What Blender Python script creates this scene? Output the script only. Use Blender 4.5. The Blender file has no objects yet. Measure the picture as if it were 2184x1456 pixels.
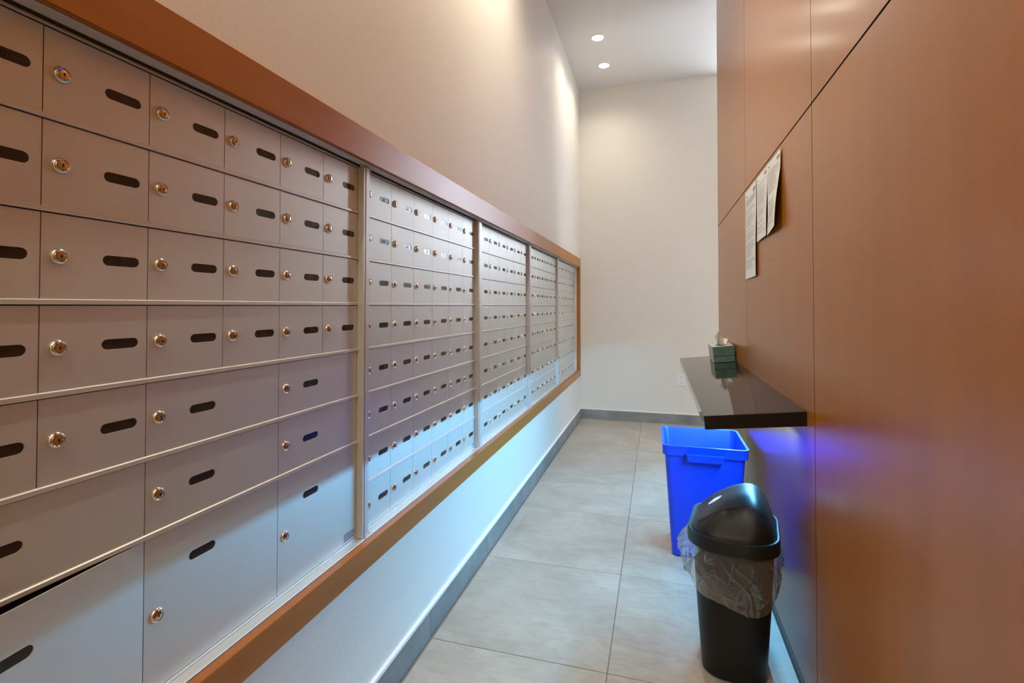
import bpy, bmesh, math, random
from mathutils import Vector, Matrix, noise
random.seed(7)
C = bpy.context.scene.collection
SC = bpy.context.scene
PI = math.pi

# ------------------------------------------------------------------ camera
H_EYE = 1.17
cam_d = bpy.data.cameras.new('camera'); cam = bpy.data.objects.new('camera', cam_d); C.objects.link(cam)
yaw, pit, FPX = 0.28313, 0.01703, 1068.0
fw = Vector((-math.sin(yaw)*math.cos(pit), math.cos(yaw)*math.cos(pit), math.sin(pit)))
rt = Vector((math.cos(yaw), math.sin(yaw), 0)); up = rt.cross(fw)
cam.matrix_world = Matrix(((rt.x, up.x, -fw.x, 0), (rt.y, up.y, -fw.y, 0), (rt.z, up.z, -fw.z, H_EYE), (0, 0, 0, 1)))
cam_d.sensor_width = 36; cam_d.lens = 36*FPX/2184; cam_d.shift_y = (634-728)/2184
cam_d.clip_start = 0.02; cam_d.clip_end = 100
SC.camera = cam

# ------------------------------------------------------------------ colour management, daylight outside
SC.view_settings.view_transform = 'Standard'; SC.view_settings.look = 'None'
SC.view_settings.gamma = 1; SC.view_settings.use_curve_mapping = False
SC.view_settings.exposure = 0.14
w = bpy.data.worlds.new('daylight'); SC.world = w; w.use_nodes = True
bg = w.node_tree.nodes['Background']; bg.inputs[0].default_value = (0.74, 0.84, 1.0, 1); bg.inputs[1].default_value = 24.0

WARM = (1.0, 0.91, 0.74)
def area(name, loc, rot, sx, sy, power, col):
    l = bpy.data.lights.new(name, 'AREA'); l.shape = 'RECTANGLE'; l.size = sx; l.size_y = sy; l.energy = power; l.color = col
    o = bpy.data.objects.new(name, l); C.objects.link(o); o.location = loc; o.rotation_euler = rot; return o
# added fill light behind the camera, in place of unseen lobby lamps
area('lobby_fill_light', (0.9, -1.9, 3.40), (0, 0, 0), 2.6, 1.6, 82, (1.0, 0.90, 0.74))

# ------------------------------------------------------------------ materials
def mat(name, col, rough=0.5, metal=0.0, spec=0.5, **kw):
    m = bpy.data.materials.new(name); m.use_nodes = True
    b = m.node_tree.nodes['Principled BSDF']
    b.inputs['Base Color'].default_value = (*col, 1); b.inputs['Roughness'].default_value = rough
    b.inputs['Metallic'].default_value = metal; b.inputs['Specular IOR Level'].default_value = spec
    for k, v in kw.items(): b.inputs[k.replace('_', ' ')].default_value = v
    return m
def nn(m, t, **kw):
    n = m.node_tree.nodes.new(t)
    for k, v in kw.items(): setattr(n, k, v)
    return n
def lk(m, a, b): m.node_tree.links.new(a, b)
def noise_colour(m, c1, c2, scale=(1, 1, 1), nscale=5, detail=4, dist=0.0, lo=0.35, hi=0.65, bump=0.0, bdist=0.001, rough=None, world=True):
    b = m.node_tree.nodes['Principled BSDF']
    tc = nn(m, 'ShaderNodeNewGeometry' if world else 'ShaderNodeTexCoord')
    mp = nn(m, 'ShaderNodeMapping'); mp.inputs['Scale'].default_value = scale
    lk(m, tc.outputs['Position' if world else 'Object'], mp.inputs['Vector'])
    no = nn(m, 'ShaderNodeTexNoise'); no.inputs['Scale'].default_value = nscale; no.inputs['Detail'].default_value = detail
    no.inputs['Distortion'].default_value = dist
    lk(m, mp.outputs[0], no.inputs['Vector'])
    cr = nn(m, 'ShaderNodeValToRGB'); cr.color_ramp.elements[0].position = lo; cr.color_ramp.elements[1].position = hi
    cr.color_ramp.elements[0].color = (*c1, 1); cr.color_ramp.elements[1].color = (*c2, 1)
    lk(m, no.outputs['Fac'], cr.inputs[0]); lk(m, cr.outputs[0], b.inputs['Base Color'])
    if bump:
        bp = nn(m, 'ShaderNodeBump'); bp.inputs['Strength'].default_value = bump; bp.inputs['Distance'].default_value = bdist
        lk(m, no.outputs['Fac'], bp.inputs['Height']); lk(m, bp.outputs[0], b.inputs['Normal'])
    if rough:
        mr = nn(m, 'ShaderNodeMapRange'); mr.inputs['To Min'].default_value = rough[0]; mr.inputs['To Max'].default_value = rough[1]
        lk(m, no.outputs['Fac'], mr.inputs['Value']); lk(m, mr.outputs[0], b.inputs['Roughness'])
    return cr

M = {}
M['paint'] = mat('wall_paint', (0.64, 0.60, 0.54), 0.6, spec=0.3)
noise_colour(M['paint'], (0.715, 0.672, 0.592), (0.755, 0.71, 0.627), nscale=120, bump=0.12, bdist=0.002)
M['ceiling'] = mat('ceiling_paint', (0.72, 0.69, 0.64), 0.85, spec=0.2)
# satin cherry veneer with vertical grain
def wood(name, c1, c2, scale, rough, rr, coat=0.0):
    m = mat(name, c1, rough, spec=0.32)
    noise_colour(m, c1, c2, scale=scale, nscale=6, detail=6, dist=0.4, lo=0.25, hi=0.75, bump=0.03, bdist=0.0004, rough=rr)
    m.node_tree.nodes['Principled BSDF'].inputs['Coat Weight'].default_value = coat
    m.node_tree.nodes['Principled BSDF'].inputs['Coat Roughness'].default_value = 0.17
    return m
M['panel'] = wood('cherry_veneer', (0.310, 0.098, 0.006), (0.380, 0.130, 0.011), (1, 2.2, 0.12), 0.33, (0.28, 0.36), 0.2)
M['trimwood'] = wood('cherry_trim', (0.29, 0.094, 0.010), (0.36, 0.125, 0.018), (2, 0.5, 3), 0.36, (0.30, 0.40))
M['joint'] = mat('dark_joint', (0.03, 0.008, 0.004), 0.8)
# anodised aluminium
def metal_m(name, c, r, mt):
    m = mat(name, c, r, mt)
    noise_colour(m, tuple(x*0.97 for x in c), c, scale=(40, 1.2, 160), nscale=8, detail=3, lo=0.3, hi=0.7, rough=(r-0.03, r+0.05))
    return m
M['door'] = metal_m('brushed_aluminium_door', (0.67, 0.685, 0.64), 0.50, 0.8)
M['frame'] = metal_m('aluminium_frame', (0.64, 0.64, 0.62), 0.42, 0.55)
M['cavity'] = mat('cavity_shade', (0.012, 0.010, 0.010), 0.9)  # near-black colour stands in for the shade behind the doors
M['chrome'] = mat('lock_chrome', (0.68, 0.65, 0.62), 0.13, 1.0)
M['keyhole'] = mat('keyhole_black', (0.01, 0.008, 0.008), 0.6)
M['plate'] = mat('number_plate_black', (0.030, 0.022, 0.019), 0.22)
M['digit'] = mat('engraved_digit', (0.004, 0.003, 0.003), 0.6)
M['sticker'] = mat('grey_sticker', (0.55, 0.56, 0.60), 0.5)
M['ink'] = mat('sticker_ink', (0.05, 0.055, 0.08), 0.6)
# concrete-look porcelain tile: each tile gets its own cloud pattern
M['tile'] = mat('concrete_tile', (0.4, 0.37, 0.32), 0.42)
def tile_nodes(m, c1, c2, c3, r):
    b = m.node_tree.nodes['Principled BSDF']
    g = nn(m, 'ShaderNodeNewGeometry'); oi = nn(m, 'ShaderNodeObjectInfo')
    sc = nn(m, 'ShaderNodeVectorMath', operation='SCALE'); comb = nn(m, 'ShaderNodeCombineXYZ')
    lk(m, oi.outputs['Random'], comb.inputs[0]); lk(m, oi.outputs['Random'], comb.inputs[1]); lk(m, oi.outputs['Random'], comb.inputs[2])
    sc.inputs['Scale'].default_value = 37.0; lk(m, comb.outputs[0], sc.inputs[0])
    ad = nn(m, 'ShaderNodeVectorMath', operation='ADD'); lk(m, g.outputs['Position'], ad.inputs[0]); lk(m, sc.outputs[0], ad.inputs[1])
    n1 = nn(m, 'ShaderNodeTexNoise'); n1.inputs['Scale'].default_value = 3.2; n1.inputs['Detail'].default_value = 8; n1.inputs['Roughness'].default_value = 0.62; n1.inputs['Distortion'].default_value = 0.8
    lk(m, ad.outputs[0], n1.inputs['Vector'])
    n2 = nn(m, 'ShaderNodeTexNoise'); n2.inputs['Scale'].default_value = 16; n2.inputs['Detail'].default_value = 6; n2.inputs['Distortion'].default_value = 1.5
    mp = nn(m, 'ShaderNodeMapping'); mp.inputs['Scale'].default_value = (0.5, 1.4, 1); lk(m, ad.outputs[0], mp.inputs[0]); lk(m, mp.outputs[0], n2.inputs['Vector'])
    cr = nn(m, 'ShaderNodeValToRGB'); e = cr.color_ramp.elements
    e[0].position = 0.32; e[0].color = (*c1, 1); e[1].position = 0.68; e[1].color = (*c3, 1)
    x = e.new(0.5); x.color = (*c2, 1)
    lk(m, n1.outputs['Fac'], cr.inputs[0])
    mx = nn(m, 'ShaderNodeMix', data_type='RGBA', blend_type='MULTIPLY'); mx.inputs['Factor'].default_value = 1.0
    cr2 = nn(m, 'ShaderNodeValToRGB'); f = cr2.color_ramp.elements; f[0].position = 0.3; f[0].color = (0.86, 0.855, 0.85, 1); f[1].position = 0.62; f[1].color = (1, 1, 1, 1)
    lk(m, n2.outputs['Fac'], cr2.inputs[0]); lk(m, cr.outputs[0], mx.inputs['A']); lk(m, cr2.outputs[0], mx.inputs['B'])
    lk(m, mx.outputs['Result'], b.inputs['Base Color'])
    mr = nn(m, 'ShaderNodeMapRange'); mr.inputs['To Min'].default_value = r-0.05; mr.inputs['To Max'].default_value = r+0.08
    lk(m, n2.outputs['Fac'], mr.inputs['Value']); lk(m, mr.outputs[0], b.inputs['Roughness'])
tile_nodes(M['tile'], (0.34, 0.300, 0.242), (0.40, 0.355, 0.29), (0.465, 0.42, 0.35), 0.44)
M['basetile'] = mat('base_tile', (0.16, 0.155, 0.15), 0.5)
tile_nodes(M['basetile'], (0.17, 0.165, 0.15), (0.22, 0.215, 0.195), (0.29, 0.28, 0.26), 0.5)
M['grout'] = mat('grout', (0.22, 0.20, 0.175), 0.9)
M['trim_white'] = mat('base_cap', (0.84, 0.82, 0.77), 0.45)
M['counter'] = mat('polished_dark_stone', (0.006, 0.0055, 0.006), 0.05, spec=0.44)
M['blue'] = mat('blue_plastic', (0.004, 0.055, 0.80), 0.35)
M['blue'].node_tree.nodes['Principled BSDF'].inputs['Subsurface Weight'].default_value = 0.0
M['black'] = mat('black_plastic', (0.006, 0.006, 0.007), 0.42, spec=0.35)
noise_colour(M['black'], (0.005, 0.005, 0.006), (0.007, 0.007, 0.008), nscale=300, bump=0.05, bdist=0.0004)
M['white'] = mat('white_plastic', (0.80, 0.79, 0.76), 0.35)
M['slot'] = mat('slot_dark', (0.02, 0.02, 0.02), 0.6)
M['paper'] = mat('paper', (0.80, 0.79, 0.76), 0.8)
M['lidblack'] = mat('lid_black_plastic', (0.008, 0.0085, 0.009), 0.42, spec=0.4)
M['print'] = mat('printed_grey', (0.33, 0.33, 0.33), 0.8)
M['printbg'] = mat('printed_tint', (0.62, 0.62, 0.61), 0.8)
M['tissue'] = mat('tissue', (0.86, 0.83, 0.80), 0.9)
M['box_green'] = mat('tissue_box_green', (0.075, 0.15, 0.135), 0.45)
noise_colour(M['box_green'], (0.07, 0.165, 0.15), (0.10, 0.21, 0.195), nscale=45, lo=0.4, hi=0.6)
M['box_pale'] = mat('tissue_box_pale', (0.50, 0.56, 0.55), 0.45)
M['red'] = mat('sticker_red', (0.45, 0.06, 0.05), 0.5)
M['rubber'] = mat('toe_strip', (0.02, 0.018, 0.016), 0.5)
# clear crumpled liner
bag = bpy.data.materials.new('clear_liner'); bag.use_nodes = True; nt = bag.node_tree; nt.nodes.clear()
out = nt.nodes.new('ShaderNodeOutputMaterial'); tr = nt.nodes.new('ShaderNodeBsdfTransparent'); tr.inputs[0].default_value = (0.86, 0.86, 0.86, 1)
gl = nt.nodes.new('ShaderNodeBsdfGlossy'); gl.inputs['Roughness'].default_value = 0.16; gl.inputs['Color'].default_value = (1, 1, 1, 1)
df = nt.nodes.new('ShaderNodeBsdfTranslucent'); df.inputs[0].default_value = (0.8, 0.8, 0.8, 1)
d2 = nt.nodes.new('ShaderNodeBsdfDiffuse'); d2.inputs[0].default_value = (0.8, 0.8, 0.8, 1)
fr = nt.nodes.new('ShaderNodeLayerWeight'); fr.inputs['Blend'].default_value = 0.35
ad0 = nt.nodes.new('ShaderNodeMixShader'); ad0.inputs[0].default_value = 0.5
m1 = nt.nodes.new('ShaderNodeMixShader'); m1.inputs[0].default_value = 0.13
m2 = nt.nodes.new('ShaderNodeMixShader')
ma = nt.nodes.new('ShaderNodeMath'); ma.operation = 'MULTIPLY'; ma.inputs[1].default_value = 0.62
nt.links.new(df.outputs[0], ad0.inputs[1]); nt.links.new(d2.outputs[0], ad0.inputs[2])
nt.links.new(tr.outputs[0], m1.inputs[1]); nt.links.new(ad0.outputs[0], m1.inputs[2])
nt.links.new(fr.outputs['Facing'], ma.inputs[0]); nt.links.new(ma.outputs[0], m2.inputs[0])
nt.links.new(m1.outputs[0], m2.inputs[1]); nt.links.new(gl.outputs[0], m2.inputs[2]); nt.links.new(m2.outputs[0], out.inputs[0])
nz = nt.nodes.new('ShaderNodeTexNoise'); nz.inputs['Scale'].default_value = 14; nz.inputs['Detail'].default_value = 3; nz.inputs['Distortion'].default_value = 1.6
bpn = nt.nodes.new('ShaderNodeBump'); bpn.inputs['Strength'].default_value = 0.6; bpn.inputs['Distance'].default_value = 0.01
tcn = nt.nodes.new('ShaderNodeNewGeometry'); nt.links.new(tcn.outputs['Position'], nz.inputs['Vector'])
nt.links.new(nz.outputs['Fac'], bpn.inputs['Height']); nt.links.new(bpn.outputs[0], gl.inputs['Normal']); nt.links.new(bpn.outputs[0], fr.inputs['Normal'])
M['bag'] = bag
M['glass'] = mat('window_glass', (1, 1, 1), 0.0, Transmission_Weight=1.0)
def emit(name, col, s):
    m = bpy.data.materials.new(name); m.use_nodes = True; b = m.node_tree.nodes['Principled BSDF']
    b.inputs['Base Color'].default_value = (0.8, 0.8, 0.8, 1); b.inputs['Emission Color'].default_value = (*col, 1); b.inputs['Emission Strength'].default_value = s
    return m
M['lamp'] = emit('downlight_lens', (1.0, 0.93, 0.80), 14)
M['led'] = emit('led_diffuser', (0.17, 0.57, 1.0), 980)

# ------------------------------------------------------------------ helpers
def obj(name, bm, m, parent=None, smooth=False, **props):
    me = bpy.data.meshes.new(name)
    if isinstance(bm, bpy.types.Mesh): me = bm
    else:
        bm.normal_update(); bm.to_mesh(me); bm.free()
        for x in (m if isinstance(m, (list, tuple)) else [m]): me.materials.append(x)
        if smooth:
            for p in me.polygons: p.use_smooth = True
    o = bpy.data.objects.new(name, me); C.objects.link(o)
    if parent: o.parent = parent
    for k, v in props.items(): o[k] = v
    return o
def empty(name, loc, label=None, category=None, group=None):
    o = bpy.data.objects.new(name, None); C.objects.link(o); o.location = loc; o.empty_display_size = 0.05
    if label: o['label'] = label
    if category: o['category'] = category
    if group: o['group'] = group
    return o
def tag(o, label, category, group=None):
    o['label'] = label; o['category'] = category
    if group: o['group'] = group
    return o
def box(bm, x0, x1, y0, y1, z0, z1, mi=0):
    v = [bm.verts.new(p) for p in ((x0, y0, z0), (x1, y0, z0), (x1, y1, z0), (x0, y1, z0), (x0, y0, z1), (x1, y0, z1), (x1, y1, z1), (x0, y1, z1))]
    fs = [bm.faces.new([v[i] for i in q]) for q in ((3, 2, 1, 0), (4, 5, 6, 7), (0, 1, 5, 4), (1, 2, 6, 5), (2, 3, 7, 6), (3, 0, 4, 7))]
    for f in fs: f.material_index = mi
    return fs
def B(*a, mi=0):
    bm = bmesh.new(); box(bm, *a, mi=mi); return bm
def bevelled(*a, w=0.002, seg=2):
    bm = bmesh.new(); box(bm, *a)
    bmesh.ops.bevel(bm, geom=list(bm.edges), offset=w, segments=seg, affect='EDGES', profile=0.5); return bm
def auto_smooth(o, deg=35):
    for p in o.data.polygons: p.use_smooth = True
    o.data.set_sharp_from_angle(angle=math.radians(deg))
def loft(bm, loops, cap0=False, cap1=False, mi=0):
    rings = [[bm.verts.new(p) for p in l] for l in loops]; n = len(rings[0])
    for a, b in zip(rings, rings[1:]):
        for i in range(n):
            f = bm.faces.new((a[i], a[(i+1) % n], b[(i+1) % n], b[i])); f.material_index = mi
    if cap0: bm.faces.new(list(reversed(rings[0]))).material_index = mi
    if cap1: bm.faces.new(rings[-1]).material_index = mi
    return rings
def rrect(wd, dp, r, z, cx=0, cy=0, n=6):
    pts = []
    for k, (sx, sy) in enumerate(((1, 1), (-1, 1), (-1, -1), (1, -1))):
        for i in range(n+1):
            a = PI/2*k + PI/2*i/n
            pts.append((cx+sx*(wd/2-r)+r*math.cos(a), cy+sy*(dp/2-r)+r*math.sin(a), z))
    return pts
def lathe(prof, n, axis='X', mis=None):
    bm = bmesh.new(); rings = []
    for (r, h) in prof:
        ring = []
        for i in range(n):
            a = 2*PI*i/n
            ring.append(bm.verts.new((h, r*math.cos(a), r*math.sin(a)) if axis == 'X' else (r*math.cos(a), r*math.sin(a), h)))
        rings.append(ring)
    for k, (a, b) in enumerate(zip(rings, rings[1:])):
        for i in range(n):
            f = bm.faces.new((a[i], a[(i+1) % n], b[(i+1) % n], b[i]))
            if mis: f.material_index = mis[k]
    return bm, rings

# ------------------------------------------------------------------ dimensions
XL, YB, ZC, XR = -0.785, 5.24, 3.438, 0.42       # left wall face, back wall, ceiling, wood wall face
YE = 3.86                                        # far end of the wood wall
Y0, YREAR, XE = 0.26, -3.0, 3.0
DX = -0.815                                      # mailbox door plane
CP, RP = 0.1513, 0.12945
US = [0.3275, 1.2715, 2.231, 3.194, 4.156]         # first column of each unit
ZT = 1.5600; ZB = ZT-8*RP                          # door field top / bottom
YS = 0.478-CP                                    # first column of the first unit
WZ0, WZ1 = 0.516, 1.568                          # opening seen inside the wooden surround
WO0, WO1 = 0.450, 1.656                          # outer edges of the wooden surround
WY1 = 5.1145

# ------------------------------------------------------------------ setting
obj('floor', B(XL-0.3, XE+0.1, YREAR-0.1, YB+0.1, -0.06, -0.004), M['grout'], kind='structure')
floor = bpy.data.objects['floor']
TX, TY, T = -0.160, 1.636, 0.609
g = 0.0012
tbm = bmesh.new(); box(tbm, 0, T-2*g, 0, T-2*g, -0.010, 0); bmesh.ops.bevel(tbm, geom=[e for e in tbm.edges if all(v.co.z > -0.001 for v in e.verts)], offset=0.0012, segments=1, affect='EDGES')
tme = bpy.data.meshes.new('tile'); tbm.to_mesh(tme); tbm.free(); tme.materials.append(M['tile'])
for i in range(-1, 6):
    for j in range(-3, 6):
        x0, y0 = TX+i*T, TY+j*T
        if x0 >= XE: continue
        o = obj('tile', tme, None, floor); o.location = (x0+g, y0+g, 0)
# rows behind the camera
rb = obj('tile_field', B(XL, XE, YREAR, TY-3*T-g, -0.01, 0), M['tile'], floor, kind='stuff')

# left wall, with the niche the mailboxes stand in
bm = bmesh.new()
NZ0, NZ1, NY0, NY1 = WZ0-0.012, WZ1+0.012, YS-0.075, WY1+0.02
box(bm, XL-0.3, XL, YREAR, YB+0.1, 0, NZ0); box(bm, XL-0.3, XL, YREAR, YB+0.1, NZ1, ZC)
box(bm, XL-0.3, XL, YREAR, NY0, NZ0, NZ1); box(bm, XL-0.3, XL, NY1, YB+0.1, NZ0, NZ1); box(bm, XL-0.3, XL-0.28, NY0, NY1, NZ0, NZ1)
obj('wall_left', bm, M['paint'], kind='structure')
bm = bmesh.new()
bx0, bx1, bz0, bz1 = 0.60, 1.45, 1.55, 3.38
box(bm, XL, bx0, YB, YB+0.1, 0, ZC); box(bm, bx1, XE+0.1, YB, YB+0.1, 0, ZC); box(bm, bx0, bx1, YB, YB+0.1, 0, bz0); box(bm, bx0, bx1, YB, YB+0.1, bz1, ZC)
obj('wall_back', bm, M['paint'], kind='structure')
win = obj('window_2', B(bx0, bx1, YB+0.04, YB+0.046, bz0, bz1), M['glass'], kind='structure')
bm = bmesh.new()
for a in ((bx0, bx0+0.03, bz0, bz1), (bx1-0.03, bx1, bz0, bz1), (bx0, bx1, bz0, bz0+0.03), (bx0, bx1, bz1-0.03, bz1)):
    box(bm, a[0], a[1], YB+0.02, YB+0.07, a[2], a[3])
obj('window_frame', bm, M['rubber'], win)
obj('ceiling', B(XL-0.3, XE+0.1, YREAR-0.1, YB+0.1, ZC, ZC+0.1), M['ceiling'], kind='structure')
obj('wall_rear', B(XL-0.3, XE+0.1, YREAR-0.1, YREAR, 0, ZC), M['paint'], kind='structure')
# outer wall with the daylight window beyond the wood wall
bm = bmesh.new()
wy0, wy1, wz0, wz1 = 2.6, 4.0, 0.9, 2.6
box(bm, XE, XE+0.1, YREAR, wy0, 0, ZC); box(bm, XE, XE+0.1, wy1, YB, 0, ZC); box(bm, XE, XE+0.1, wy0, wy1, 0, wz0); box(bm, XE, XE+0.1, wy0, wy1, wz1, ZC)
obj('wall_outer', bm, M['paint'], kind='structure')
win = obj('window_1', B(XE+0.03, XE+0.036, wy0, wy1, wz0, wz1), M['glass'], kind='structure')
bm = bmesh.new()
for a in ((wy0, wy0+0.05, wz0, wz1), (wy1-0.05, wy1, wz0, wz1), ((wy0+wy1)/2-0.025, (wy0+wy1)/2+0.025, wz0, wz1), (wy0, wy1, wz0, wz0+0.05), (wy0, wy1, wz1-0.05, wz1)):
    box(bm, XE+0.01, XE+0.06, *a)
obj('window_frame', bm, M['rubber'], win)

# wood wall: dark substrate with veneer panels as separate parts
wr = obj('wall_right', B(XR+0.012, XR+0.13, -1.9, YE-0.012, 0.0, ZC), M['joint'], kind='structure')
PJ = [YE, 2.697, 1.586, 0.475, -0.636, -1.747]
ZJ = 1.7420
for k in range(len(PJ)-1):
    y1, y0 = PJ[k], PJ[k+1]
    for z0, z1 in ((0.028, ZJ-0.003), (ZJ+0.003, ZC-0.004)):
        pb = B(XR, XR+0.0125, y0+0.0020, y1-(0.0020 if k else 0), z0, z1)
        pb.normal_update()
        for f in pb.faces: f.material_index = 0 if f.normal.x < -0.5 or (k == 0 and f.normal.y > 0.5) else 1
        o = obj('panel', pb, [M['panel'], M['joint']], wr)
obj('end_panel', B(XR, XR+0.142, YE, YE+0.012, 0.028, ZC-0.004), M['panel'], wr)
obj('back_panel', B(XR+0.13, XR+0.142, -1.9, YE, 0.028, ZC-0.004), M['panel'], wr)
obj('toe_strip', B(XR-0.004, XR+0.012, -1.9, YE, 0, 0.028), M['rubber'], wr)

# tile baseboards with a pale cap
def base_run(name, pieces, cap):
    root = obj(name, pieces[0], M['basetile'], kind='structure')
    for p in pieces[1:]: obj('base_tile', p, M['basetile'], root)
    obj('base_cap', cap, M['trim_white'], root)
js = [YREAR]+[TY+k*T for k in range(-7, 6)]+[YB-0.0]
base_run('baseboard_left', [bevelled(XL, XL+0.010, a+0.001, b-0.001, 0, 0.098, w=0.0008, seg=1) for a, b in zip(js, js[1:]) if b-a > 0.05],
         B(XL, XL+0.012, YREAR, YB, 0.0985, 0.1085))
xs = [XL+0.010]+[TX+k*T for k in range(0, 6)]
base_run('baseboard_back', [bevelled(a+0.001, b-0.001, YB-0.010, YB, 0, 0.098, w=0.0008, seg=1) for a, b in zip(xs, xs[1:])],
         B(XL+0.012, XE, YB-0.012, YB, 0.0985, 0.1085))

# ------------------------------------------------------------------ ceiling downlights
def downlight(x, y, label, group='recessed ceiling downlights', first=True, energy=60):
    t = empty('recessed_downlight', (x, y, ZC), label, 'downlight', group)
    bm, rings = lathe([(0.058, 0.0), (0.058, -0.004), (0.050, -0.006), (0.046, -0.003), (0.044, -0.001)], 24, 'Z')
    obj('trim_ring', bm, M['white'], t, True)
    bm, rings = lathe([(0.045, -0.0015), (0.036, -0.010), (0.020, -0.0165), (0.001, -0.019)], 24, 'Z')
    obj('lens', bm, M['lamp'], t, True)
    l = bpy.data.lights.new('downlight_beam', 'SPOT'); l.energy = energy*1.1; l.color = WARM; l.spot_size = math.radians(150); l.spot_blend = 1.0; l.shadow_soft_size = 0.035
    lo = bpy.data.objects.new('downlight_beam', l); C.objects.link(lo); lo.parent = t; lo.location = (0, 0, -0.03)
    return t
DL = [(4.74, 'far downlight in the ceiling, the one closer to the back wall', 17), (4.23, 'nearer of the two lit ceiling downlights', 17)]
for y, lab, e in DL: downlight(-0.476, y, lab, energy=e)
for k, (y, e) in enumerate(((2.30, 55), (1.80, 55), (-0.2, 45), (-0.7, 45))):
    downlight(-0.476, y, 'ceiling downlight above the '+('second mailbox unit, nearer the third unit', 'second mailbox unit, nearer the first unit', 'lobby end of the wall, nearer the mailboxes', 'lobby end of the wall, farther from the mailboxes')[k], energy=e)

# ------------------------------------------------------------------ wooden surround of the mailboxes
sur = empty('mailbox_surround', (XL, 2.6, WO0), 'orange-brown cherry wood frame around the whole bank of mailboxes', 'frame')
sur_loc = Vector(sur.location)
def rel(bm, root):
    bmesh.ops.translate(bm, verts=bm.verts, vec=-Vector(root.location)); return bm
SX0, SX1 = -0.7885, -0.765
WYO = WY1+0.058; WYS = YS-0.05
def mitre(pts, x0, x1):
    bm = bmesh.new(); a = [bm.verts.new((x0, y, z)) for y, z in pts]; b = [bm.verts.new((x1, y, z)) for y, z in pts]; n = len(pts)
    bm.faces.new(b); bm.faces.new(list(reversed(a)))
    for i in range(n): bm.faces.new((a[i], a[(i+1) % n], b[(i+1) % n], b[i]))
    bmesh.ops.recalc_face_normals(bm, faces=bm.faces)
    bmesh.ops.bevel(bm, geom=list(bm.edges), offset=0.0012, segments=2, affect='EDGES'); return bm
obj('top_rail', rel(mitre([(WYS-0.07, WO1), (WYO, WO1), (WY1, WZ1), (WYS, WZ1)], SX0, SX1), sur), M['trimwood'], sur)
obj('bottom_rail', rel(mitre([(WYS, WZ0), (WY1, WZ0), (WYO, WO0), (WYS-0.07, WO0)], SX0, SX1), sur), M['trimwood'], sur)
obj('side_stile', rel(mitre([(WY1, WZ0), (WYO, WO0), (WYO, WO1), (WY1, WZ1)], SX0-0.02, SX1), sur), M['trimwood'], sur)
obj('side_stile', rel(mitre([(WYS-0.07, WO0), (WYS, WZ0), (WYS, WZ1), (WYS-0.07, WO1)], SX0, SX1), sur), M['trimwood'], sur)

# ------------------------------------------------------------------ mailboxes
def stadium(cy, cz, L, Hh, n=6):
    r = Hh/2; pts = []
    for i in range(n+1):
        a = -PI/2+PI*i/n; pts.append((cy+L/2-r+r*math.cos(a), cz+r*math.sin(a)))
    for i in range(n+1):
        a = PI/2+PI*i/n; pts.append((cy-L/2+r+r*math.cos(a), cz+r*math.sin(a)))
    return pts
GAP = 0.0007
def door_mesh(wd, ht, py, pz):
    """door with the slot the number plate shows through; local origin at lower left front corner"""
    bm = bmesh.new()
    rect = [(GAP, 0.0), (wd-GAP, 0.0), (wd-GAP, ht), (GAP, ht)]
    st = stadium(py, pz, 0.0565, 0.0158)
    ov = [bm.verts.new((0, y, z)) for y, z in rect]; iv = [bm.verts.new((0, y, z)) for y, z in st]
    es = [bm.edges.new((ov[i], ov[(i+1) % 4])) for i in range(4)]+[bm.edges.new((iv[i], iv[(i+1) % len(iv)])) for i in range(len(iv))]
    bmesh.ops.triangle_fill(bm, use_beauty=True, use_dissolve=False, edges=es, normal=(1, 0, 0))
    bm.normal_update()
    for f in bm.faces:
        if f.normal.x < 0: f.normal_flip()
    # drop any triangle inside the slot
    for f in [f for f in bm.faces if all(v in iv for v in f.verts)]: bm.faces.remove(f)
    ob = [bm.verts.new((-0.0022, y, z)) for y, z in rect]; ib = [bm.verts.new((-0.0016, y, z)) for y, z in st]
    for i in range(4): bm.faces.new((ob[i], ob[(i+1) % 4], ov[(i+1) % 4], ov[i]))
    n = len(iv)
    for i in range(n): bm.faces.new((iv[i], iv[(i+1) % n], ib[(i+1) % n], ib[i]))
    me = bpy.data.meshes.new('mailbox_door'); bm.to_mesh(me); bm.free(); me.materials.append(M['door']); return me
LEDGE = 0.0085
DG = 0.0014      # dark gap under each ledge
PY, PZ0, LY = 0.109, RP/2-LEDGE/2-0.0005, 0.0225
dm_std = door_mesh(CP, RP-LEDGE-DG, PY, PZ0)
dm_wide = door_mesh(2*CP, RP-LEDGE-DG, PY, PZ0)
BIGH = 2*RP-LEDGE-DG
dm_big = door_mesh(2*CP, BIGH, PY+0.002, 0.186)
# lock: chrome barrel with bezel, plug and keyhole
bm, rings = lathe([(0.0118, 0.0), (0.0118, 0.0016), (0.0102, 0.0042), (0.0088, 0.0050), (0.0076, 0.0042), (0.0066, 0.0036), (0.0062, 0.0052), (0.0030, 0.0058)], 18, 'X')
bm.faces.new(rings[-1]); 
box(bm, 0.0056, 0.0061, -0.0007, 0.0007, -0.0030, 0.0024, mi=1); box(bm, 0.0056, 0.0061, -0.0013, 0.0013, -0.0008, 0.0012, mi=1)
lock_me = bpy.data.meshes.new('lock'); bm.to_mesh(lock_me); bm.free(); lock_me.materials.append(M['chrome']); lock_me.materials.append(M['keyhole'])
for p in lock_me.polygons: p.use_smooth = True
lock_me.set_sharp_from_angle(angle=math.radians(40))
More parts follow.
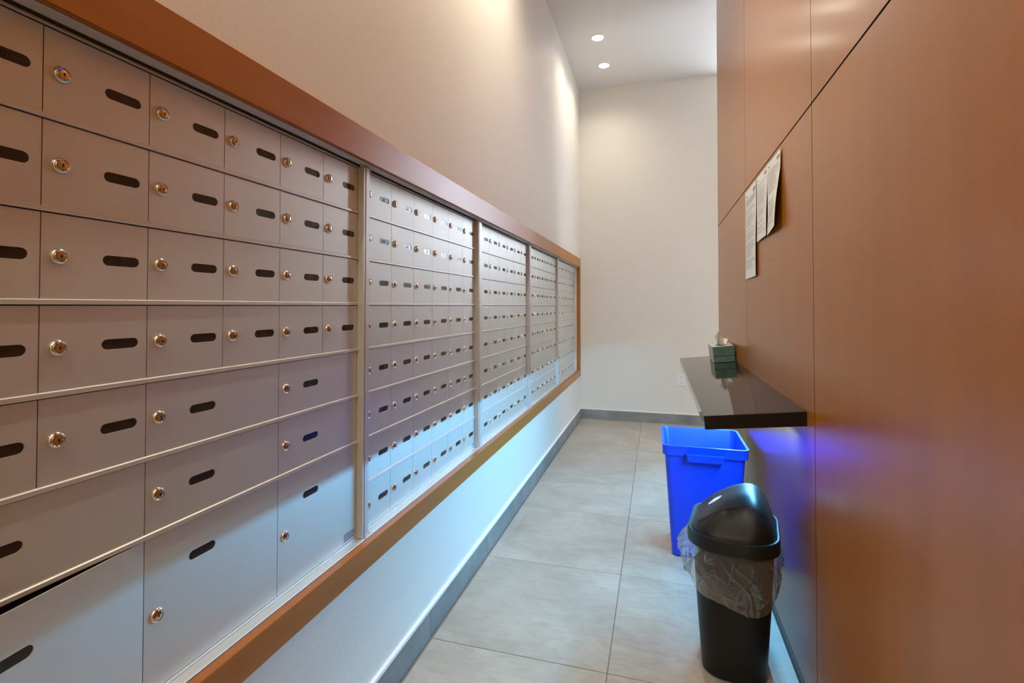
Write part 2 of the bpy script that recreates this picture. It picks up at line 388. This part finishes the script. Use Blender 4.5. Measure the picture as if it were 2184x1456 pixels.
# glyphs
GL = {}
def glyph(ch):
    if ch not in GL:
        cu = bpy.data.curves.new('g', 'FONT'); cu.body = ch; cu.size = 0.0125; cu.resolution_u = 2
        o = bpy.data.objects.new('g', cu); C.objects.link(o)
        dg = bpy.context.evaluated_depsgraph_get(); me = o.evaluated_get(dg).to_mesh()
        vs = [v.co.copy() for v in me.vertices]; fs = [list(p.vertices) for p in me.polygons]
        wd = max([v.x for v in vs] or [0.005]); o.evaluated_get(dg).to_mesh_clear()
        bpy.data.objects.remove(o); bpy.data.curves.remove(cu); GL[ch] = (vs, fs, wd)
    return GL[ch]
def text_into(bm, s, cy, cz, x, mi, scale=1.0):
    tot = sum(glyph(c)[2]+0.0012 for c in s)*scale; y = cy-tot/2
    for c in s:
        vs, fs, wd = glyph(c); vv = [bm.verts.new((x, y+v.x*scale, cz+(v.y-0.0045)*scale)) for v in vs]
        for f in fs: bm.faces.new([vv[i] for i in f]).material_index = mi
        y += (wd+0.0012)*scale
def plate_mesh(s, py, pz):
    bm = bmesh.new(); st = stadium(py, pz, 0.0560, 0.0156)
    bm.faces.new([bm.verts.new((-0.0013, y, z)) for y, z in st])
    text_into(bm, s, py-0.001, pz, -0.0010, 1)
    return bm
NUMS = {}
def build_unit(u, label, layout, seq):
    ys = US[u]
    root = empty('mailbox_unit', (DX, ys, ZB), label, 'mailbox', 'aluminium mailbox units in the wall')
    O = Vector(root.location)
    def P(bm): bmesh.ops.translate(bm, verts=bm.verts, vec=-O); return bm
    ye = ys+6*CP
    FX = -0.795
    yr = ye+0.0085 if u < 4 else WY1-0.0015; yl = US[u-1]+6*CP+0.0115 if u else ys-0.0250
    # carcass: side flanges, sill, head, solid core coloured dark for the inner shade
    bm = bmesh.new(); box(bm, -0.93, -0.8185, ys-0.02, ye+0.006, ZB, ZT)
    obj('carcass', P(bm), M['cavity'], root)
    obj('side_flange', P(bevelled(-0.90, FX, ye+0.0008, yr, WZ0+0.003, WZ1-0.0035, w=0.0018)), M['frame'], root)
    lf = bmesh.new(); box(lf, -0.90, FX, yl, ys-0.0045, WZ0+0.003, WZ1-0.0035); bmesh.ops.bevel(lf, geom=list(lf.edges), offset=0.0015, segments=2, affect='EDGES')
    box(lf, -0.90, DX, ys-0.0060, ys-0.0005, ZB-0.006, ZT+0.005)
    obj('side_flange', P(lf), M['frame'], root)
    obj('sill', P(bevelled(-0.90, -0.7892, yl, yr, WZ0-0.004, WZ0+0.0025, w=0.0008)), M['frame'], root)
    obj('head', P(bevelled(-0.8030, -0.776, yl, yr, WZ1-0.0014, WZ1-0.0002, w=0.0003)), M['frame'], root)
    obj('edge_strip', P(bevelled(-0.83, DX+0.002, ys-0.018, ye+0.0006, ZT+0.0012, ZT+0.0056, w=0.0008)), M['frame'], root)
    obj('edge_strip', P(bevelled(-0.83, DX+0.003, ys-0.018, ye+0.0006, ZB-0.0062, ZB-0.0008, w=0.0008)), M['frame'], root)
    for yy in (ys+0.006, ye-0.006):
        for zz, sg in ((WZ0+0.0025, 1), (WZ1-0.0035, -1)):
            sb, rg = lathe([(0.004, 0.0), (0.0036, 0.0016*sg), (0.0012, 0.0024*sg)], 10, 'Z'); sb.faces.new(rg[-1])
            bmesh.ops.translate(sb, verts=sb.verts, vec=Vector((-0.800, yy, zz)))
            obj('screw', P(sb), M['chrome'], root, True)
    # row ledges: lip under each row of doors
    rows = sorted({r for d in layout for r in [d[1]+d[3]]})
    for r in range(1, 8):
        cols = [c for d in layout if d[1]+d[3] == r for c in range(d[0], d[0]+d[2])]
        if not cols: continue
        z = ZT-r*RP
        y0, y1 = ys+min(cols)*CP, ys+(max(cols)+1)*CP
        bm = bmesh.new()
        prof = [(DX-0.004, z+0.0004), (DX+0.0036, z+0.0004), (DX+0.0040, z+0.0010), (DX+0.0038, z+0.0070), (DX+0.0012, z+LEDGE-0.0002), (DX-0.004, z+LEDGE-0.0002)]
        a = [bm.verts.new((p[0], y0+0.0002, p[1])) for p in prof]; b = [bm.verts.new((p[0], y1-0.0002, p[1])) for p in prof]; n = len(prof)
        for i in range(n): bm.faces.new((a[i], a[(i+1) % n], b[(i+1) % n], b[i]))
        bm.faces.new(a); bm.faces.new(list(reversed(b))); bmesh.ops.recalc_face_normals(bm, faces=bm.faces)
        obj('ledge', P(bm), M['frame'], root)
    for (c, r, cw, rh, num) in layout:
        big = rh == 2
        me = dm_big if big else (dm_wide if cw == 2 else dm_std)
        z = ZT-(r+rh)*RP+LEDGE
        if r+rh == 8: z = ZB
        d = obj('door', me, None, root)
        if r+rh == 8:
            d.scale = (1, 1, ((ZT-(r)*RP-DG)-ZB)/(BIGH if big else RP-LEDGE-DG)) if r else (1, 1, 1)
        d.location = Vector((DX, ys+c*CP, z))-O
        py = PY+0.002 if big else PY; pz = 0.186 if big else PZ0; lz = 0.120 if big else PZ0
        p = obj('number_plate', plate_mesh(num, py, pz), [M['plate'], M['digit']], d)
        lo = obj('lock', lock_me, None, d); lo.location = (0, LY, lz)
        lo.rotation_euler = (random.uniform(-0.12, 0.12), 0, 0)
        if u == 0 and big and c == 0:      # the loose door standing slightly ajar, hinged on its right edge
            a = math.radians(6.5); wdt = 2*CP
            d.rotation_euler = (0, 0, a)
            hinge = Vector((DX, ys+c*CP+wdt, z))
            off = Matrix.Rotation(a, 3, 'Z') @ Vector((0, wdt, 0))
            d.location = hinge-off-O
            d['label'] = 'large door standing slightly ajar'
        if (u == 0 and big and c == 4) or (u > 0 and r == 7 and c == 5):
            bm = bmesh.new(); sy1 = (2*CP if big else CP)-0.006; sw = 0.052 if big else 0.03; sh = 0.026 if big else 0.015
            box(bm, 0.0002, 0.0005, sy1-sw, sy1, 0.003, 0.003+sh)
            for q in range(4):
                zz = 0.003+sh*(0.2+0.2*q); yy = sy1-sw+0.003
                while yy < sy1-0.006:
                    l = random.uniform(0.003, 0.010); box(bm, 0.0005, 0.0006, yy, min(yy+l, sy1-0.003), zz, zz+sh*0.11, mi=1); yy += l+0.002
            obj('sticker', bm, [M['sticker'], M['ink']], d)
        if u == 1 and r == 6 and c == 0:
            for (yy, zz) in ((0.05, 0.104), (0.088, 0.109), (0.105, 0.109)):
                sb, rg = lathe([(0.0035, 0), (0.003, 0.002), (0.001, 0.0026)], 10, 'X'); sb.faces.new(rg[-1])
                bmesh.ops.translate(sb, verts=sb.verts, vec=Vector((0, yy, zz))); obj('rivet', sb, M['chrome'], d, True)
    return root
L0 = []
n = 101
for c in (0, 1):
    for r in range(5): L0.append((c, r, 1, 1, str(n))); n += 1
n = 111
for c in (2, 3, 4, 5):
    for r in range(4): L0.append((c, r, 1, 1, str(n))); n += 1
L0 += [(2, 4, 2, 1, '1'), (4, 4, 2, 1, '2'), (0, 5, 2, 1, '3'), (2, 5, 2, 1, '7'), (4, 5, 2, 1, '8'), (0, 6, 2, 2, '6'), (2, 6, 2, 2, '5'), (4, 6, 2, 2, '4')]
labs = ['nearest mailbox unit, with wide parcel doors and one door ajar at the bottom',
        'second mailbox unit from the camera, all small doors, first one past the parcel doors',
        'middle mailbox unit, third of the five along the wall',
        'fourth mailbox unit, narrow in the view, just before the last',
        'farthest mailbox unit, against the right stile of the wooden frame']
build_unit(0, labs[0], L0, None)
n = 200
for u in range(1, 5):
    L = []
    for c in range(6):
        for r in range(8): n += 1; L.append((c, r, 1, 1, str(n)))
    build_unit(u, labs[u], L, None)

# ------------------------------------------------------------------ stone shelf, tilted a little towards the corridor
SL = math.atan2(0.029, 0.279)
cy0, cy1 = 1.662, 3.44
sh_w = 0.287; th = 0.044
shelf = empty('writing_shelf', (XR, cy0, 0.860), 'black polished stone writing shelf fixed to the wood wall', 'shelf')
shelf.rotation_euler = (0, -SL, 0)
slab = bevelled(-sh_w, 0.0, 0, cy1-cy0, -th, 0, w=0.0015)
obj('slab', slab, M['counter'], shelf)
strip = tag(empty('under_shelf_light', (XR, cy0, 0.860)), 'cool white light strip fixed under the stone shelf', 'light strip')
strip.rotation_euler = (0, -SL, 0)
bm = bmesh.new()
pr = [(-0.004, -th-0.0006), (-0.030, -th-0.0006), (-0.0285, -th-0.001), (-0.0205, -th-0.018), (-0.004, -th-0.018)]
Lr = cy1-cy0
a = [bm.verts.new((p[0], 0.10, p[1])) for p in pr]; b = [bm.verts.new((p[0], Lr-0.03, p[1])) for p in pr]
bm.faces.new(a); bm.faces.new(list(reversed(b)))
for i in range(len(pr)): bm.faces.new((a[i], a[(i+1) % 5], b[(i+1) % 5], b[i]))
bmesh.ops.recalc_face_normals(bm, faces=bm.faces); obj('housing', bm, M['white'], strip)
bm = bmesh.new(); e = 0.0006
q = [(-0.0262-e, -th-0.0060), (-0.0232-e, -th-0.0120)]
vs = [bm.verts.new(p) for p in ((q[0][0], 0.105, q[0][1]), (q[0][0], Lr-0.04, q[0][1]), (q[1][0], Lr-0.04, q[1][1]), (q[1][0], 0.105, q[1][1]))]
f = bm.faces.new(vs); bm.normal_update()
if f.normal.x > 0: f.normal_flip()
obj('diffuser', bm, M['led'], strip)

# ------------------------------------------------------------------ tissue box on the shelf
nx = Vector((math.cos(SL), 0, math.sin(SL)))
tb = empty('tissue_box', (0.3030, 3.035, 0.8488), 'teal green tissue box on the stone shelf', 'tissue box')
tb.rotation_euler = (0, -SL, 0)
W_, D_, H_ = 0.112, 0.235, 0.090
W_ = 0.1135
bm = bevelled(0, W_, 0, D_, 0, H_, w=0.0012, seg=1)
for f in bm.faces:
    c = f.calc_center_median()
    if c.z > H_-0.001 or c.x < 0.001: f.material_index = 1
obj('carton', bm, [M['box_green'], M['box_pale']], tb)
bm = bmesh.new(); box(bm, 0.001, W_-0.001, -0.0006, 0, 0.035, 0.0375); obj('carton_band', bm, M['joint'], tb)
# oval opening and the tissue pulled up through it
bm = bmesh.new(); bm.faces.new([bm.verts.new((W_/2+0.028*math.cos(t), D_*0.42+0.07*math.sin(t), H_+0.0006)) for t in [2*PI*i/24 for i in range(24)]])
obj('opening', bm, M['slot'], tb)
bm = bmesh.new(); nu, nv = 18, 10; grid = []
for j in range(nv+1):
    v = j/nv; row = []
    for i in range(nu+1):
        t = i/nu
        fan = (0.018+0.014*v)
        x = W_/2+(t-0.5)*2*fan+0.010*math.sin(t*13+v*2)*(0.4+0.6*v)
        y = D_*0.34+0.016*math.sin(t*17)*(1-0.25*v)+0.012*v*math.cos(t*7)
        peak = 0.078-0.060*abs(t-0.35)-0.014*abs(math.sin(t*9))
        row.append(bm.verts.new((x, y, H_+0.001+v*peak)))
    grid.append(row)
for j in range(nv):
    for i in range(nu): bm.faces.new((grid[j][i], grid[j][i+1], grid[j+1][i+1], grid[j+1][i]))
obj('tissue', bm, M['tissue'], tb, True)

# ------------------------------------------------------------------ notices taped to the wood wall
def sheet(name, y0, y1, z0, z1, label, curl, tinted, group='printed notices taped to the wood wall'):
    """y0 < y1; sheet hangs flat at the top and curls off the wall towards its near lower corner by curl"""
    root = empty(name, (XR, (y0+y1)/2, z0), label, 'notice', group)
    nu, nv = 10, 12
    def S(u, v, off=0.0):   # u 0 near edge .. 1 far edge, v 0 bottom .. 1 top
        c = curl*((1-v)**1.3)*((1-u)**1.2)+0.0035*math.sin(v*5+u*2)*(1 if curl > 0.01 else 0.35)
        x = XR-0.0045-max(c, 0)-off
        y = y0+(y1-y0)*u + curl*0.55*((1-v)*(1-u))**1.5
        z = z0+(z1-z0)*v + 0.35*curl*((1-v)*(1-u))**1.6
        return Vector((x, y, z))-Vector(root.location)
    bm = bmesh.new(); gr = [[bm.verts.new(S(i/nu, j/nv)) for i in range(nu+1)] for j in range(nv+1)]
    gb = [[bm.verts.new(S(i/nu, j/nv, -0.0004)) for i in range(nu+1)] for j in range(nv+1)]
    for j in range(nv):
        for i in range(nu):
            bm.faces.new((gr[j][i], gr[j+1][i], gr[j+1][i+1], gr[j][i+1])); bm.faces.new((gb[j][i], gb[j][i+1], gb[j+1][i+1], gb[j+1][i]))
    obj('paper', bm, M['paper'], root, True)
    # printed lines: rows of small marks following the paper
    bm = bmesh.new(); rnd = random.Random(int(y0*1000))
    def strip(ua, ub, va, vb, mi, off):
        k = max(1, int(abs(ub-ua)*8)); prev = None
        for i in range(k+1):
            u = 1-(ua+(ub-ua)*i/k)      # reading direction runs from far to near
            a = bm.verts.new(S(u, va, off)); b = bm.verts.new(S(u, vb, off))
            if prev: bm.faces.new((prev[0], a, b, prev[1])).material_index = mi
            prev = (a, b)
    if tinted: strip(0.06, 0.94, 0.83, 0.90, 1, 0.0001)
    strip(0.74, 0.95, 0.91, 0.955, 0, 0.0003)            # logo block at the top corner
    strip(0.10, 0.20, 0.925, 0.945, 0, 0.0003)
    v = 0.87
    while v > 0.10:
        u = 0.08
        if rnd.random() > 0.14:
            end = rnd.uniform(0.55, 0.93)
            while u < end:
                l = rnd.uniform(0.03, 0.13); strip(u, min(u+l, end), v-0.004, v+0.003, 0, 0.0003); u += l+0.02
        v -= 0.019
    obj('printing', bm, [M['print'], M['printbg']], root, kind='stuff')
    return root
sheet('notice', 2.395, 2.674, 1.300, 1.722, 'longest white notice, farthest from the camera, hanging lowest on the wood wall', 0.004, True)
sheet('notice', 2.160, 2.378, 1.446, 1.722, 'middle white notice of three on the wood wall', 0.006, False)
sheet('notice', 1.940, 2.156, 1.446, 1.722, 'white notice nearest the camera, its lower corner curling off the wood wall', 0.020, False)
for (yy, zz) in ((2.15, 1.437), (2.13, 1.345), (0.72, 1.40)):
    bm, rg = lathe([(0.0030, 0.0), (0.0020, -0.0006), (0.0004, -0.001)], 8, 'X'); 
    for v in bm.verts: v.co.z *= 1.7
    bmesh.ops.translate(bm, verts=bm.verts, vec=Vector((XR, yy, zz))); obj('veneer_nick', bm, M['joint'], wr)

# ------------------------------------------------------------------ wall outlet
ol = empty('wall_outlet', (0.223, YB, 0.379), 'white duplex wall outlet low on the back wall', 'outlet')
Oo = Vector(ol.location)
bm = bevelled(0.183, 0.263, YB-0.006, YB-0.0005, 0.379, 0.503, w=0.002); obj('cover_plate', rel(bm, ol), M['white'], ol)
for zc in (0.413, 0.469):
    bm = bevelled(0.206, 0.240, YB-0.0085, YB-0.006, zc-0.015, zc+0.015, w=0.001)
    f = obj('socket', rel(bm, ol), M['white'], ol)
    bm = bmesh.new(); box(bm, 0.214, 0.2165, YB-0.0089, YB-0.0084, zc-0.002, zc+0.009); box(bm, 0.229, 0.2315, YB-0.0089, YB-0.0084, zc-0.002, zc+0.009)
    box(bm, 0.2205, 0.2255, YB-0.0089, YB-0.0084, zc-0.011, zc-0.006)
    obj('contact_slots', rel(bm, ol), M['slot'], f)
bm, rg = lathe([(0.003, 0), (0.0028, -0.001), (0.001, -0.0015)], 10, 'X'); bm.faces.new(rg[-1])
bmesh.ops.rotate(bm, verts=bm.verts, cent=(0, 0, 0), matrix=Matrix.Rotation(PI/2, 3, 'Z')); bmesh.ops.translate(bm, verts=bm.verts, vec=Vector((0.223, YB-0.006, 0.441)))
obj('screw', rel(bm, ol), M['chrome'], ol)

# ------------------------------------------------------------------ blue recycling bin
bl = empty('recycling_bin', (0.200, 2.615, 0), 'tall open blue plastic recycling bin under the far half of the stone shelf', 'bin')
BH = 0.53; bw0, bd0, bw1, bd1 = 0.285, 0.27, 0.358, 0.375
bm = bmesh.new()
loops = [rrect(bw0-0.02, bd0-0.02, 0.02, 0.0), rrect(bw0, bd0, 0.028, 0.008), rrect(bw1-0.012, bd1-0.012, 0.03, BH-0.045)]
loops += [rrect(bw1+0.008, bd1+0.008, 0.03, BH-0.045), rrect(bw1+0.012, bd1+0.012, 0.03, BH-0.004), rrect(bw1+0.016, bd1+0.016, 0.03, BH)]
loops += [rrect(bw1-0.004, bd1-0.004, 0.026, BH), rrect(bw1-0.008, bd1-0.008, 0.026, BH-0.006), rrect(bw0-0.006, bd0-0.006, 0.026, 0.012)]
loft(bm, loops, cap0=True, cap1=True); bmesh.ops.recalc_face_normals(bm, faces=bm.faces)
o = obj('body', bm, M['blue'], bl); auto_smooth(o, 30)
for sy, lab in ((-1, None), (1, None)):      # scooped hand grips on the two end walls
    bm = bmesh.new(); yb_ = sy*(bd1/2+0.004)
    pts = [(-0.084, 0.500, 0.0), (0.084, 0.500, 0.0), (0.074, 0.462, 0.0), (-0.074, 0.462, 0.0)]
    top = [(-0.080, 0.500, 0.024), (0.080, 0.500, 0.024), (0.072, 0.466, 0.017), (-0.072, 0.466, 0.017)]
    bk = [bm.verts.new((x, yb_-sy*0.006, z)) for x, z, d in pts]; ft = [bm.verts.new((x, yb_+sy*d, z)) for x, z, d in top]
    for i in range(1, 4): bm.faces.new((bk[i], bk[(i+1) % 4], ft[(i+1) % 4], ft[i]))
    bm.faces.new(ft)
    mid = [bm.verts.new(p) for p in ((-0.001, yb_, 0.475), (0.001, yb_, 0.475), (0.001, yb_+sy*0.021, 0.498), (-0.001, yb_+sy*0.021, 0.498))]; bm.faces.new(mid)
    bmesh.ops.recalc_face_normals(bm, faces=bm.faces)
    bmesh.ops.solidify(bm, geom=bm.faces[:], thickness=0.0025)
    obj('hand_grip', bm, M['blue'], bl)
bl.location.x = 0.2015

# ------------------------------------------------------------------ black swing-lid bin with clear liner
kb = empty('waste_bin', (0.238, 1.815, 0), 'black swing-lid waste bin with a clear plastic liner', 'bin')
kb.rotation_euler = (0, 0, math.radians(-10))
bm = bmesh.new()
bz = 0.425
def kr(w_, d_, r_, z): return rrect(w_, d_, r_, z, n=8)
loops = [kr(0.180, 0.225, 0.06, 0.0), kr(0.192, 0.238, 0.066, 0.006), kr(0.222, 0.275, 0.078, 0.24), kr(0.240, 0.300, 0.084, bz), kr(0.234, 0.294, 0.081, bz), kr(0.188, 0.234, 0.064, 0.010)]
loft(bm, loops, cap0=True, cap1=True); bmesh.ops.recalc_face_normals(bm, faces=bm.faces)
o = obj('body', bm, M['black'], kb); auto_smooth(o, 35)
# lid
LW, LD, LR = 0.272, 0.335, 0.100
z_r = 0.452
n_r, K = 26, 0
XP = 0.048
def lid_h(x, y, t):   # asymmetric dome: long slope to the left, steep to the right, square shoulders front and back
    hw, hd = (LW-0.022)/2, (LD-0.022)/2
    xx = (x-XP)/(hw-XP) if x > XP else (XP-x)/(hw+XP)
    yy = abs(y)/hd
    return 0.117*max(0, 1-min(1, xx)**(2.4 if x > XP else 1.65))**(0.80 if x > XP else 0.95)*max(0, 1-min(1, yy)**3.6)**0.85*max(0, 1-t**9)**0.45
def lid_pt(i, N, t, add=0.0):
    base = rrect(LW-0.022, LD-0.022, LR-0.010, 0, n=12)[i]
    return (base[0]*t, base[1]*t, z_r+lid_h(base[0]*t, base[1]*t, t)+add)
N = 4*13
ts = [1-0.5*(1-math.cos(PI*k/n_r)) if False else 1-(k/n_r) for k in range(n_r)]
def in_flap(p):
    x, y, z = p
    return -0.115 < x < 0.080 and abs(y) < 0.098-0.18*max(0, abs(x+0.02)-0.075)
bm = bmesh.new()
skirt = [rrect(LW-0.016, LD-0.016, LR-0.008, 0.412, n=12), rrect(LW, LD, LR, 0.414, n=12), rrect(LW, LD, LR, 0.446, n=12), rrect(LW-0.006, LD-0.006, LR-0.003, 0.4545, n=12), rrect(LW-0.016, LD-0.016, LR-0.008, 0.4545, n=12), rrect(LW-0.022, LD-0.022, LR-0.01, z_r-0.001, n=12)]
loops = skirt+[[lid_pt(i, N, t) for i in range(N)] for t in ts]
rings = loft(bm, loops, cap1=True)
bmesh.ops.recalc_face_normals(bm, faces=bm.faces)
o = obj('lid', bm, M['lidblack'], kb); auto_smooth(o, 40)
bm = bmesh.new()      # the swing flap sits a hair proud of the dome, edged by a groove
NU, NV = 40, 40
def dome_z(x, y):
    lo, hi = 0.0, 1.0
    base = None
    def inside(t):
        dx, dy = x/max(t, 1e-4), y/max(t, 1e-4)
        hw, hd, r = (LW-0.022)/2, (LD-0.022)/2, LR-0.010
        qx, qy = abs(dx)-(hw-r), abs(dy)-(hd-r)
        return math.hypot(max(qx, 0), max(qy, 0))+min(max(qx, qy), 0)-r < 0
    for _ in range(24):
        m_ = (lo+hi)/2
        if inside(m_): hi = m_
        else: lo = m_
    return z_r+lid_h(x, y, hi)
def flap_y(u):
    # half-depth of the flap at parameter u (0 left end .. 1 right end)
    x = -0.108+0.214*u
    e = 0.102
    if u < 0.10: e *= math.sqrt(max(0, 1-((0.10-u)/0.10)**2))*0.35+0.65
    if u > 0.9: e *= math.sqrt(max(0, 1-((u-0.9)/0.1)**2))*0.3+0.7
    return x, e
gt, ge = [], []
rim_pts = []
for i in range(NU+1):
    x, e = flap_y(i/NU); row = []
    for j in range(NV+1):
        y = -e+2*e*j/NV; row.append(bm.verts.new((x, y, dome_z(x, y)+0.0022)))
    gt.append(row)
for i in range(NU):
    for j in range(NV): bm.faces.new((gt[i][j], gt[i+1][j], gt[i+1][j+1], gt[i][j+1]))
bmesh.ops.recalc_face_normals(bm, faces=bm.faces)
bd = [e_ for e_ in bm.edges if e_.is_boundary]
ex = bmesh.ops.extrude_edge_only(bm, edges=bd)
for v in [g_ for g_ in ex['geom'] if isinstance(g_, bmesh.types.BMVert)]: v.co.z -= 0.004
flap = obj('swing_flap', bm, M['lidblack'], kb); auto_smooth(flap, 45)
bm = bmesh.new()      # dark groove around the flap
bpts = [flap_y(i/NU) for i in range(NU+1)]
loop_ = [(x, -e) for x, e in bpts]+[(x, e) for x, e in reversed(bpts)]
ca = (sum(p[0] for p in loop_)/len(loop_), 0)
def grow(p, d):
    v = Vector((p[0]-ca[0], p[1]-ca[1])); l = v.length; v *= (l+d)/l; return (ca[0]+v.x, ca[1]+v.y)
A_ = [bm.verts.new((*p, dome_z(*p)+0.0010)) for p in [grow(q, -0.002) for q in loop_]]
B_ = [bm.verts.new((*p, dome_z(*p)+0.0010)) for p in [grow(q, 0.0034) for q in loop_]]
for i in range(len(A_)): bm.faces.new((A_[i], A_[(i+1) % len(A_)], B_[(i+1) % len(A_)], B_[i]))
bmesh.ops.recalc_face_normals(bm, faces=bm.faces)
obj('groove', bm, M['keyhole'], kb)
# oval sticker on the flap
bm = bmesh.new(); sx, sy, ra, rbb = -0.055, -0.018, 0.021, 0.0145
def oval(a_, b_, off, mi, cx=0.0, cy=0.0, t0=0, t1=2*PI, hole=0.0, ang=0.0):
    nn_ = 28; ring = []
    for i in range(nn_+1):
        t = t0+(t1-t0)*i/nn_
        ring.append(t)
    def P_(r_, t):
        ux, uy = a_*r_*math.cos(t), b_*r_*math.sin(t)
        c_, s_ = math.cos(ang), math.sin(ang)
        x, y = sx+cx+ux*c_-uy*s_, sy+cy+ux*s_+uy*c_
        return bm.verts.new((x, y, dome_z(x, y)+0.0022+off))
    for i in range(nn_):
        bm.faces.new((P_(hole, ring[i]), P_(1, ring[i]), P_(1, ring[i+1]), P_(hole, ring[i+1]))).material_index = mi
A0 = math.radians(12)
oval(ra, rbb, 0.0003, 0, hole=0.02, ang=A0)
oval(0.0062, 0.0062, 0.0005, 1, cx=-0.009, cy=-0.002, hole=0.72, t0=-1.0, t1=4.2)
oval(0.0035, 0.0016, 0.0005, 2, cx=-0.009, cy=-0.002, hole=0.05)
oval(ra*0.88, rbb*0.88, 0.0005, 1, hole=0.80, t0=-0.5, t1=1.1, ang=A0)
oval(0.0060, 0.0012, 0.0005, 2, cx=0.004, cy=0.0025, hole=0.05)
oval(0.0060, 0.0010, 0.0005, 1, cx=0.004, cy=-0.0025, hole=0.05)
bmesh.ops.recalc_face_normals(bm, faces=bm.faces)
obj('oval_sticker', bm, [M['white'], M['print'], M['red']], flap)
# liner folded over the rim and ballooning around the body
bm = bmesh.new(); NL = 300; rows = 50; gr = []
for j in range(rows+1):
    v = j/rows; row = []
    for i in range(NL):
        a = 2*PI*i/NL
        # direction
        z = 0.428-v*0.165
        w0 = 0.120+0.0; d0 = 0.150
        k = 3.2
        ca_, sa_ = math.cos(a), math.sin(a)
        R = 1/((abs(ca_)/w0)**k+(abs(sa_)/d0)**k)**(1/k)
        nz1 = noise.noise(Vector((ca_*2.2, sa_*2.2, v*1.6)))
        nz2 = noise.noise(Vector((ca_*7, sa_*7, v*3.2+5)))
        nz3 = abs(noise.noise(Vector((ca_*16, sa_*16, v*5+9))))
        bul = math.sin(min(1, v*1.15)*PI*0.92)
        left = max(0, -ca_)**1.5
        fold = max(0, 1-abs(noise.noise(Vector((ca_*3.4+v*1.5, sa_*3.4-v*1.2, v*1.3+2))))*9)**1.5+0.5*max(0, 1-abs(noise.noise(Vector((ca_*4-v*2.0, sa_*4+v*1.6, v*1.1+8))))*9)**1.5
        r_ = R+0.004+bul*(0.013+0.036*left+0.014*nz1)+0.0020*nz2*min(1, v*3)+0.0075*fold*min(1, v*4)*(0.4+bul)
        if v > 0.85: r_ -= (v-0.85)/0.15*0.006
        low = 0.022*noise.noise(Vector((ca_*1.7, sa_*1.7, 3)))+0.020*max(0, -sa_)*max(0, ca_*0.7+0.5)-0.028*left
        zz = z-v*v*low
        row.append(bm.verts.new((r_*ca_, r_*sa_, zz)))
    gr.append(row)
for j in range(rows):
    for i in range(NL): bm.faces.new((gr[j][i], gr[j][(i+1) % NL], gr[j+1][(i+1) % NL], gr[j+1][i]))
bmesh.ops.recalc_face_normals(bm, faces=bm.faces)
obj('liner', bm, M['bag'], kb, True)
